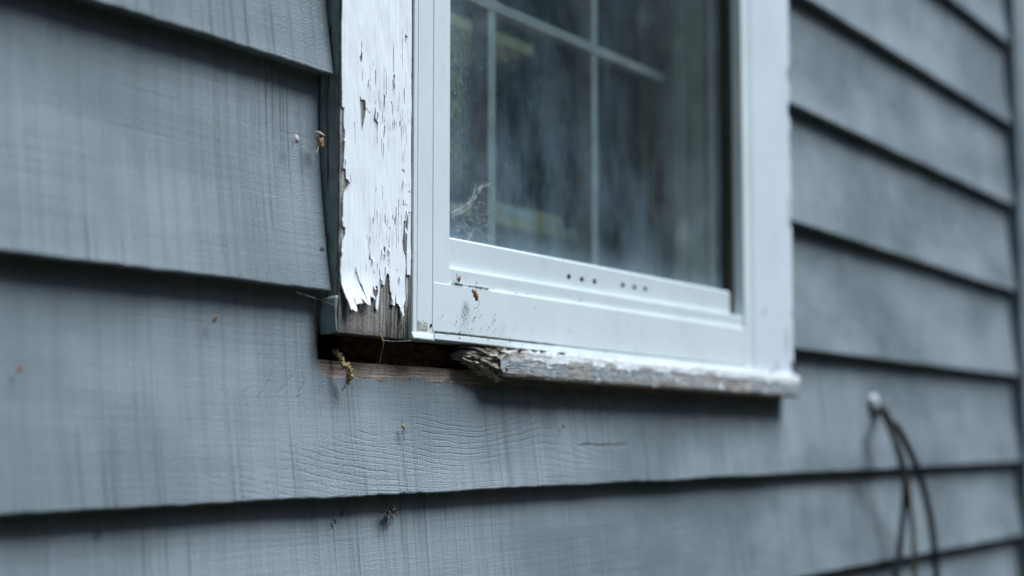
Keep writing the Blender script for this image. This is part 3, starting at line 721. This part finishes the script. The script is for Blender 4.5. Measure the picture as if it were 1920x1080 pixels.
# grime caught in the seams and splashed on the broad face
parts = []
for k in range(170):
    q = random.random()
    if q < 0.35: px, py = random.gauss(880, 26), random.gauss(600, 13)
    elif q < 0.55: px = random.uniform(812, 960); py = 622 + (px - 812) * 0.109 + random.gauss(0, 2.5)
    elif q < 0.70: px = random.uniform(845, 1000); py = 530 + (px - 845) * 0.150 + random.gauss(0, 1.2)
    elif q < 0.85: px, py = random.uniform(850, 1160), random.uniform(0, 1); py = 512 + (px - 845) * 0.155 + 16 * py
    else: px, py = random.uniform(815, 1250), random.uniform(0, 1); py = 545 + (px - 815) * 0.14 + py * 70
    onstep = 504 + (px - 845) * .165 < py < 530 + (px - 845) * .152
    y = -0.0250 if onstep else F0 - 0.0014
    x, z = at(px, py, y)
    parts.append(disc(x, y, z, random.choice([0.0003, 0.0004, 0.0006, 0.0009]) * random.uniform(.6, 1.1), 6, 0.5))
tag(obj('grime_specks', *merge(*parts), M['dirt'], win), kind='stuff')
parts = []
for k in range(46):
    x = 1.146 + 0.20 * (k / 46) ** 1.3; parts.append(tube([(x, F0 - 0.0002, 0.0906 - .0022 * (x - 1.145) / .64), (x + 0.008, F0 - 0.0003, 0.0906 + random.uniform(-.0003, .0004) - .0022 * (x - 1.145) / .64)], random.uniform(.0002, .0005), 4))
for k in range(24):
    x = 1.171 + 0.06 * k / 24; parts.append(tube([(x, F0 - 0.0003, 0.1320), (x + 0.004, F0 - 0.0003, 0.1321)], random.uniform(.0002, .0006), 4))
tag(obj('seam_dirt', *merge(*parts), M['dirt'], win), kind='stuff')

# sash rail with six weep holes bored through its face
SY = -0.0205; sz0, sz1 = 0.1453, 0.1695
sx0, sx1 = 1.1703, at(1368, 545, SY)[0]
hole_px = [(1067, 519), (1091, 524), (1115, 528), (1168, 535), (1190, 539), (1210, 542)]
hpos = [at(px, py, SY) for px, py in hole_px]
def sash_face():
    V = []; F = []
    def q(a, b, c, d): n_ = len(V); V.extend([(p[0], SY, p[1]) for p in (a, b, c, d)]); F.append((n_, n_ + 1, n_ + 2, n_ + 3))
    xs_ = [sx0]; hr = 0.0031; cell = 0.0055
    last = sx0
    for (hx, hz) in hpos:
        a, b = hx - cell, hx + cell; c, d = hz - cell, hz + cell
        q((last, sz0), (a, sz0), (a, sz1), (last, sz1)); q((a, sz0), (b, sz0), (b, c), (a, c)); q((a, d), (b, d), (b, sz1), (a, sz1)); last = b
        N = 24; ring_o = []; ring_i = []; ring_b = []
        for k in range(N):
            w = 2 * math.pi * k / N + math.pi / 4; cx, cz = math.cos(w), math.sin(w); s_ = cell / max(abs(cx), abs(cz))
            ring_o.append((hx + cx * s_, SY, hz + cz * s_)); ring_i.append((hx + cx * hr * 1.35, SY, hz + cz * hr * 0.86)); ring_b.append((hx + cx * hr * 1.35, SY + 0.0012, hz + cz * hr * 0.86))
        n_ = len(V); V.extend(ring_o + ring_i + ring_b)
        for k in range(N):
            k2 = (k + 1) % N; F.append((n_ + k, n_ + k2, n_ + N + k2, n_ + N + k)); F.append((n_ + N + k, n_ + N + k2, n_ + 2 * N + k2, n_ + 2 * N + k))
    q((last, sz0), (sx1, sz0), (sx1, sz1), (last, sz1))
    # back box: top bead, ends, rear
    t = 0.0016
    bx = [(sx0, SY, sz1), (sx1, SY, sz1), (sx1, SY + 0.0022, sz1 + t), (sx0, SY + 0.0022, sz1 + t), (sx0, -0.007, sz1 + t), (sx1, -0.007, sz1 + t), (sx0, -0.007, sz0), (sx1, -0.007, sz0), (sx0, SY, sz0), (sx1, SY, sz0)]
    n_ = len(V); V.extend(bx)
    F.extend([tuple(n_ + i for i in f_) for f_ in [(0, 1, 2, 3), (3, 2, 5, 4), (4, 5, 7, 6), (6, 7, 9, 8), (1, 9, 7, 5, 2), (0, 3, 4, 6, 8)]])
    return V, F
sash = obj('sash_rail', *sash_face(), M['sash'], win)
tag(sash, 'lower sash rail with two groups of three round weep holes')
obj('hole_shade_sheet', *box(sx0 + .01, sx1 - .01, SY + 0.0050, SY + 0.0056, sz0 + .002, sz1 - .002), M['rubber'], sash)  # black sheet stands in for the unlit hollow behind the weep holes
# right jamb channel: gasket and olive track beside the glass
obj('jamb_channel', *box(at(1371, 300, -.0125)[0], 1.7858, -0.0125, -0.0062, 0.1455, TOP), M['olive'], win)
obj('gasket', *box(at(1383, 300, -.0140)[0], 1.7859, -0.0140, -0.0127, 0.1453, TOP), M['rubber'], win)
obj('gasket', *box(1.7720, 1.7858, -0.0060, 0.0020, 0.1455, TOP), M['rubber'], win)
# panes
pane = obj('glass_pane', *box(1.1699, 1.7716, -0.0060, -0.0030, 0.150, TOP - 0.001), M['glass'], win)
tag(pane, 'dusty outer pane with painted sky haze, streaked with rain and cobweb')
# deep inner jamb on the right and the others round the opening
obj('inner_jamb', *box(1.7790, 1.7990, 0.0045, 0.1000, 0.11, TOP), M['jamb'], win)
obj('inner_jamb', *box(1.12, 1.1400, 0.0045, 0.1000, 0.11, TOP), M['jamb'], win)
obj('inner_jamb', *box(1.1402, 1.7788, 0.0045, 0.1000, 0.11, 0.131), M['jamb'], win)
obj('inner_jamb', *box(1.12, 1.7990, 0.0045, 0.1000, TOP + 0.001, TOP + 0.022), M['jamb'], win)
# inner sash: grille bars with a pale front and a darker side
GY = 0.060
def bar(name, v, f, face_front):
    o = obj(name, v, f, [M['muntin_side'], M['muntin']], win)
    return o
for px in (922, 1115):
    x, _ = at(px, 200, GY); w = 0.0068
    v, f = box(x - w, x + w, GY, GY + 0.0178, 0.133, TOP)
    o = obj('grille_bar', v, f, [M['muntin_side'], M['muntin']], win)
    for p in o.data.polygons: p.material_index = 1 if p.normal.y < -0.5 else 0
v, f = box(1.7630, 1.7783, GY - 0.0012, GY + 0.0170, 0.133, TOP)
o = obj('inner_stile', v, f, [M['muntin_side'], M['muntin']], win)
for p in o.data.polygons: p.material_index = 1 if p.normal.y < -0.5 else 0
for yb, wd in ((0.016, 0.006), (0.038, 0.010)):
    bevel_obj(obj('stop_bead', *box(1.7738, 1.7792, yb, yb + wd, 0.1313, TOP), M['jamb'], win), 0.0012)
_, zc = at(1115, 92, GY)
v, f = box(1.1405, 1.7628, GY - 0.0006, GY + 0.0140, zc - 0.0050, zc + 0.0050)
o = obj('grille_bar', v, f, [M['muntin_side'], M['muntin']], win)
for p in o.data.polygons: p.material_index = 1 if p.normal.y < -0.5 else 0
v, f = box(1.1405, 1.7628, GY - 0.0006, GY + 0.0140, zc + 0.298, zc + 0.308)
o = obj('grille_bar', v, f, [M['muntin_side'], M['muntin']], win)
obj('inner_pane', *box(1.1403, 1.7786, 0.0780, 0.0805, 0.132, TOP), M['glass2'], win)

# sill: sound but scabby to the right, rotted away on the left ----------
SLX, SRX = 1.246, 1.9385
def sill_section(x):
    wear = max(0, min(1, (1.30 - x) / 0.05))
    yf = -0.0335 + 0.0010 * nz(x * 30, 1) + 0.0006 * nz(x * 120, 2) + wear * 0.002
    zt = 0.0832 - 0.0008 * nz(x * 60, 4) - wear * 0.002 - 0.0012 * max(0, nz(x * 25, 8.0)); zb = 0.0572 + 0.0010 * nz(x * 22, 3) + 0.0007 * nz(x * 110, 5) + 0.0016 * max(0, (1.32 - x) / 0.07)
    return [(-0.002, zt), (yf + 0.006, zt), (yf + 0.0008, zt - 0.0006), (yf, zt - 0.003), (yf - 0.0004, zt - 0.010), (yf, zt - 0.016), (yf + 0.0003, zb + 0.003), (yf + 0.0012, zb + 0.0008), (yf + 0.0035, zb), (-0.0125, zb + 0.0010), (-0.0095, zb + 0.0030), (-0.002, zb + 0.003)]
xs = np.linspace(SLX, SRX, 360); V = []; k = 12
for x in xs:
    for j, (y, z) in enumerate(sill_section(x)):
        e = max(0, 1 - (x - SLX) / 0.016)
        V.append((x + 0.010 * e * nz(z * 260, y * 200, 3) - 0.002, y + 0.0007 * nz(x * 150, z * 190, j * .1) + 0.004 * e * nz(z * 300, 7), z + 0.0005 * nz(x * 160, y * 200) + 0.002 * e * nz(y * 320, 9)))
F = [tuple(reversed(q)) for q in grid_faces(len(xs), k, True)] + [tuple(range(k)), tuple(range(len(V) - 1, len(V) - 1 - k, -1))]
sill = obj('sill', V, F, M['sill'], win); tag(sill, 'scabby grey and white wooden sill rotted away at one end')
# rotten stump that tapers back into the hole
V = []; n_ = 70; k = 44
for i in range(n_):
    t = i / (n_ - 1); x = 1.200 + 0.053 * t
    hgt = 0.0030 + 0.0090 * t ** 0.8; zc_ = 0.0740 - 0.0028 * t; dep = 0.006 + 0.0055 * t; yc_ = -0.0150 - 0.0055 * t
    for j in range(k):
        w = 2 * math.pi * j / k
        r = 1 + 0.55 * nz(x * 45, math.cos(w) * 2.6, math.sin(w) * 2.6 + 2) + 0.55 * nz(x * 85, math.cos(w) * 6, math.sin(w) * 6)
        V.append((x + 0.004 * nz(w * 2, x * 90), yc_ + dep * math.cos(w) * r, zc_ + hgt * math.sin(w) * r))
F = grid_faces(n_, k, True) + [tuple(range(k - 1, -1, -1)), tuple(range((n_ - 1) * k, n_ * k))]
obj('rotten_end', V, F, M['rot'], sill)
for i in range(34):
    x0_ = random.uniform(1.212, 1.256); L = random.uniform(0.010, 0.030); t = random.random()
    y0_ = -0.0275 + 0.012 * random.random(); z0_ = random.uniform(0.0635, 0.0805); r0 = random.uniform(0.0007, 0.0019)
    p0 = Vector((x0_ + 0.012, y0_, z0_ - 0.003)); p1 = Vector((x0_ - L * 0.45, y0_ + 0.003, z0_ + 0.0035)); p2 = Vector((x0_ - L, y0_ + 0.006 + random.uniform(-.002, .003), z0_ + 0.006 + random.uniform(-.002, .002)))
    p2.z = min(p2.z, 0.0815); p1.z = min(p1.z, 0.0812)
    obj('splinter', *tube(spline([p0, p1, p2], 6), [r0, r0 * 1.1, r0 * .9, r0 * .6, r0 * .35, .0001], 5), M['rot'], sill)
for i in range(9):
    x_ = 1.255 + i * 0.012 + random.uniform(-.004, .004)
    V = [(x_ + a, -0.030 + 0.002 * nz(a * 300, i), 0.0822 + b + 0.0008 * nz(a * 300, b * 300, i)) for a in (0, .004, .008, .012) for b in (0, 0.0011)]
    if i in (1, 3, 4, 7): obj('paint_flake', [(p[0], p[1] - 0.004 * (j % 2), p[2]) for j, p in enumerate(V)], grid_faces(4, 2), M['paint'], sill)

# ------------------------------------------------------------------ leaves, husks and webs
def curled_leaf(name, label, cat, pos, length, width, ang, curl, mat, group=None, twist=0.6, seed=0.0, stem=None):
    t = thing(name, label, cat, pos, group)
    V = []; nu, nv = 12, 7
    for i in range(nu):
        a = i / (nu - 1); wd = width * math.sin(math.pi * min(1, a * 0.92 + 0.06)) ** 0.7
        for j in range(nv):
            b = (j / (nv - 1) - .5) * 2; ph = b * curl
            lx = wd * math.sin(ph) / max(curl, .2) + 0.10 * width * nz(a * 4, b * 3, seed); ly = -wd * (math.cos(ph)) / max(curl, .2) * 0.6 + 0.25 * width * nz(a * 5, b * 2, seed + 5); lz = (a - .5) * length
            c, s_ = math.cos(ang + twist * a), math.sin(ang + twist * a)
            V.append((pos[0] + lx * c - lz * s_, pos[1] + ly - width * .15, pos[2] + lx * s_ + lz * c))
    o = obj('leaf_blade', V, grid_faces(nu, nv), mat, t, True); s = o.modifiers.new('thickness', 'SOLIDIFY'); s.thickness = 0.0003
    if stem: obj('leaf_stem', *tube(spline(stem, 16), 0.00030, 5), mat, t)
    return t
def pt(px, py, y): x, z = at(px, py, y); return Vector((x, y, z))
curled_leaf('dead_leaf', 'brown curled dead leaf with a hooked stem hanging on the white bottom rail', 'leaf', pt(889, 552, F0 - .006), 0.0115, 0.0042, 0.42, 1.3, M['leaf'], None, 0.5, 1.0,
    [pt(897, 562, F0 - .008), pt(898, 568, F0 - .010), pt(896, 575, F0 - .011), pt(890, 578, F0 - .010)])
curled_leaf('dead_leaf', 'small forked scrap of brown leaf stuck in the seam at the sash corner', 'leaf', pt(859, 523, -.0265), 0.0070, 0.0022, -0.25, 1.0, M['leaf'], None, -0.5, 4.0, [pt(857, 526, -.0265), pt(857, 518, -.027), pt(856, 513, -.0275)])
curled_leaf('dead_leaf', 'tan and white curled leaf wedged in the corner beside the casing edge', 'leaf', pt(599, 263, -.017), 0.0115, 0.0048, 0.25, 1.5, M['leaf_pale'], None, 1.2, 7.0, [pt(599, 272, -.017), pt(595, 282, -.018), pt(592, 287, -.018)])
t = bpy.data.objects['dead_leaf.002']
o = obj('leaf_tip', *tube([pt(592, 247, -.019), pt(597, 249, -.0205), pt(607, 254, -.019)], [.0006, .0015, .0008], 6), M['pale'], t)
curled_leaf('bud_husk', 'pale triangular bud husk stuck to grey siding near the casing', 'husk', pt(553, 260, -.017), 0.0068, 0.0026, 0.1, 0.7, M['pale'], None, 0.3, 3.0, [pt(550, 264, -.017), pt(549, 275, -.0165), pt(544, 291, -.016)])
curled_leaf('dead_leaf', 'small rust coloured leaf scrap alone on the siding left of the hole', 'leaf', pt(402, 598, -.0135), 0.0062, 0.0019, -0.6, 1.0, M['leaf'], None, 0.3, 2.0)
curled_leaf('dead_leaf', 'blurred reddish leaf scrap near the left border of the photo', 'leaf', pt(36, 691, -.0145), 0.0050, 0.0019, -0.7, 1.0, M['leaf'], None, 0.3, 6.0)
curled_leaf('dead_leaf', 'tiny dark leaf scrap just under the lap of the lowest left board', 'leaf', pt(185, 998, -.0105), 0.0050, 0.0017, 0.1, 1.0, M['bug'], None, 0.3, 8.0)
curled_leaf('bud_husk', 'tiny brown husk on the lower board left of the spider', 'husk', pt(627, 977, -.0105), 0.0050, 0.0013, 0.4, 1.0, M['bug'], None, 0.3, 9.0)
curled_leaf('bud_husk', 'small orange and brown speck of husk on the board below the sill', 'husk', pt(1055, 799, -.0165), 0.0040, 0.0017, 0.3, 1.0, M['leaf'], None, 0.3, 11.0)
# husk with legs hanging mid board
b = thing('insect_husk', 'thin dried insect husk hanging on the board under the rotted sill', 'insect', pt(755, 803, -.017))
obj('insect_body', *tube(spline([pt(755, 795, -.0175), pt(756, 801, -.0185), pt(757, 806, -.018)], 8), [.0003, .0008, .0013, .0013, .001, .0007, .0004, .0003], 6), M['straw'], b)
for a_, b_, c_ in [((754, 788), (753, 795), (755, 800)), ((755, 806), (753, 815), (755, 812)), ((756, 806), (757, 818), (758, 826)), ((757, 803), (760, 806), (761, 812))]:
    obj('insect_leg', *tube([pt(*a_, -.0178), pt(*b_, -.019), pt(*c_, -.0178)], .00022, 4), M['bug'], b)
# spider under the lap
s_ = thing('spider', 'dark brown spider under the lap of the long board', 'spider', pt(734, 960, -.013))
for (px, py), r in (((737, 958), .0030), ((729, 961), .0022)):
    c = pt(px, py, -.0145); V = []
    for i in range(7):
        for j in range(10):
            th = math.pi * i / 6; ph = 2 * math.pi * j / 10; rr = r * (1 + .2 * nz(i, j))
            V.append(c + Vector((rr * math.sin(th) * math.cos(ph) * 1.2, rr * math.sin(th) * math.sin(ph) * .8, rr * .8 * math.cos(th))))
    obj('spider_body', V, grid_faces(7, 10, True), M['bug'], s_, True)
for a_, b_ in [((722, 957), (716, 963)), ((730, 950), (724, 944)), ((738, 951), (742, 942)), ((742, 955), (748, 949)), ((741, 963), (745, 970)), ((733, 966), (731, 984)), ((727, 965), (718, 972)), ((735, 966), (736, 976))]:
    obj('spider_leg', *tube([pt(733, 959, -.0145), pt(*a_, -.0175), pt(*b_, -.0112)], [.00045, .00035, .00018], 5), M['bug'], s_)
# catkin: a chain of small dry bracts
ck = thing('catkin', 'dry tan catkin hanging in front of the bare strip below the hole', 'catkin', pt(655, 690, -.019))
path = spline([pt(628, 660, -.012), pt(637, 668, -.015), pt(646, 684, -.020), pt(655, 697, -.021), pt(655, 706, -.020), pt(649, 718, -.018), pt(645, 728, -.016), pt(640, 732, -.015)], 56)
obj('catkin_stalk', *tube(path, 0.00035, 5), M['straw'], ck)
cv = []
for i, p in enumerate(path[:44]):
    for q in range(2):
        c = p + Vector((random.uniform(-1, 1), random.uniform(-1, .6), random.uniform(-1, 1))) * 0.0016; r = random.uniform(.0007, .0014)
        V = [c + Vector((math.sin(math.pi * a / 4) * math.cos(2 * math.pi * b_ / 6) * r, math.sin(math.pi * a / 4) * math.sin(2 * math.pi * b_ / 6) * r, math.cos(math.pi * a / 4) * r * 1.4)) for a in range(5) for b_ in range(6)]
        cv.append((V, grid_faces(5, 6, True)))
tag(obj('catkin_bracts', *merge(*cv), M['straw'], ck, True), kind='stuff')
pts_ = spline([pt(713, 626, -.027), pt(717, 636, -.0275), pt(719, 641, -.027), pt(717, 655, -.022), pt(714, 668, -.018), pt(712, 681, -.014)], 20)
tag(obj('straw_stalk', *tube(pts_, [.00075, .00075, .0007, .0003, .0003, .0003], 5), M['straw']), 'thin bent straw across the dark hole below the peeling casing', 'straw')
def strands(name, label, lines, r):
    tag(obj(name, *merge(*[tube(l, r if not isinstance(r, list) else r[i % len(r)], 4) for i, l in enumerate(lines)]), M['web']), label, 'cobweb')
strands('cobweb_strand', 'single cobweb strand sagging below the casing foot over the dark hole', [spline([pt(719, 638, -.026), pt(745, 640, -.0265), pt(775, 638, -.027), pt(800, 637, -.0275)], 14)], .00025)
strands('cobweb_strand', 'faint cobweb strand crossing the corner where siding meets the loose strip', [spline([pt(556, 548, -.020), pt(600, 562, -.022), pt(634, 575, -.027)], 12)], .00011)
lines = []
GYW = -0.0078
for k in range(13):
    o_ = random.gauss(0, 1); a = pt(846 + random.uniform(0, 4), 402 + 7 * o_, GYW); b_ = pt(880 + random.gauss(0, 3), 380 + 5.5 * o_, GYW); c = pt(898 + random.gauss(0, 4), 358 + random.gauss(0, 6), GYW)
    lines.append(spline([a, b_, c], 8))
for k in range(14): lines.append(spline([pt(898 + random.gauss(0, 3), 356 + random.gauss(0, 3), GYW), pt(906 + random.gauss(0, 2), 348 + random.gauss(0, 3), GYW), pt(915 + random.gauss(0, 3), 346 + random.gauss(0, 4), GYW)], 6))
for k in range(60):
    c = (random.uniform(850, 925), random.uniform(385, 455)); w = random.uniform(3, 11); a0 = random.uniform(0, 6.28)
    lines.append(spline([pt(c[0] + w * math.cos(a0 + .8 * q) * (.5 + .25 * q), min(452 + (c[0] - 845) * .17, c[1] + w * math.sin(a0 + .8 * q)), GYW) for q in range(4)], 9))
for k in range(5): lines.append(spline([pt(846 + random.uniform(0, 40), 452 + random.uniform(-2, 6), GYW), pt(850 + random.uniform(0, 50), 440 + random.uniform(-10, 8), GYW), pt(847 + random.uniform(0, 10), 420 + random.uniform(-20, 10), GYW)], 8))
strands('cobweb', 'tangled white cobweb in the lower corner of the window glass', lines, [.00006, .00010, .00016])

# ------------------------------------------------------------------ cables through the siding
def cable(ctrl, r, mat, label):
    p = spline([pt(*c) for c in ctrl], 40)
    low = p[-1].copy(); p += [low + (p[-1] - p[-3]).normalized() * 0.1 * q + Vector((0, 0.0, -0.06 * q * q)) for q in range(1, 5)]
    tag(obj('cable', *tube(p, r, 10), mat, None, True), label, 'cable', 'cables hanging from the hole in the siding')
cable([(1650, 762, -.012), (1664, 775, -.045), (1690, 815, -.065), (1722, 885, -.062), (1745, 975, -.055), (1757, 1085, -.052)], 0.0048, M['black_cable'], 'black cable hanging farthest to the right below the sealant')
cable([(1648, 764, -.012), (1660, 780, -.040), (1680, 825, -.055), (1698, 890, -.055), (1710, 980, -.050), (1716, 1085, -.046)], 0.0034, M['tan_cable'], 'tan cable hanging between the two black cables')
cable([(1646, 764, -.012), (1660, 785, -.038), (1682, 840, -.046), (1696, 905, -.046), (1692, 985, -.044), (1679, 1085, -.042)], 0.0042, M['black_cable'], 'black cable hanging nearest the window and bending back')
V = []
c = pt(1642, 756, -.0155)
for i in range(10):
    for j in range(16):
        th = math.pi * 0.5 * i / 9; ph = 2 * math.pi * j / 16; r = 0.019 * (1 + .35 * nz(math.cos(ph) * 1.5, math.sin(ph) * 1.5, 3) + .15 * nz(i * .9, j * .8))
        V.append(c + Vector((r * math.sin(th) * math.cos(ph), -0.006 * math.cos(th) * (1 + .3 * nz(i, j * .5)) + .003, r * .75 * math.sin(th) * math.sin(ph))))
tag(obj('sealant_blob', V, grid_faces(10, 16, True), M['caulk'], None, True), 'lumpy white sealant round the hole where cables leave the wall', 'sealant')

# ------------------------------------------------------------------ seen dimly through the glass
def inside_pt(px, py, y): x, z = at(px, py, y); return Vector((x, y, z))
SY_ = 0.17
a = inside_pt(925, 395, SY_); b = inside_pt(1082, 436, SY_); zl = inside_pt(1000, 434, SY_).z; zh = inside_pt(1000, 392, SY_).z
sh = thing('wooden_shelf', 'yellow wooden shelf edge seen low through the dusty glass', 'shelf', ((a.x + b.x) / 2, SY_ + .08, GROUND + .3), 'shelves inside the room')
obj('shelf_board', *box(a.x - .25, b.x, SY_, SY_ + .14, zl, zl + .012), M['shelf'], sh); obj('shelf_front', *box(a.x - .02, b.x - .03, SY_ + .003, SY_ + .012, zl + .0125, zh), M['shelf'], sh)
obj('shelf_side', *box(b.x - .02, b.x - .001, SY_ + .005, SY_ + .139, RZ0, zl - .0003), M['shelf'], sh)
obj('shelf_side', *box(a.x - .24, a.x - .22, SY_ + .005, SY_ + .139, RZ0, zl - .0003), M['shelf'], sh)
tag(obj('paper_sheet', *box(a.x + .02, a.x + .09, SY_ + .0004, SY_ + .0022, zl + .0125, zh - .004), M['paper']), 'white paper leaning on the yellow shelf front behind the glass', 'paper')
a = inside_pt(930, 58, SY_); b = inside_pt(1000, 80, SY_)
sh2 = thing('wooden_shelf', 'yellow wooden shelf edge seen high through the glass below the grille bar', 'shelf', (a.x, SY_ + .05, a.z), 'shelves inside the room')
obj('shelf_board', *box(a.x - .25, b.x, SY_, SY_ + .14, a.z - .012, a.z), M['shelf'], sh2); obj('shelf_bracket', *box(a.x - .2, a.x - .18, SY_ + .02, SY_ + .12, a.z - .07, a.z - .0125), M['shelf'], sh2)
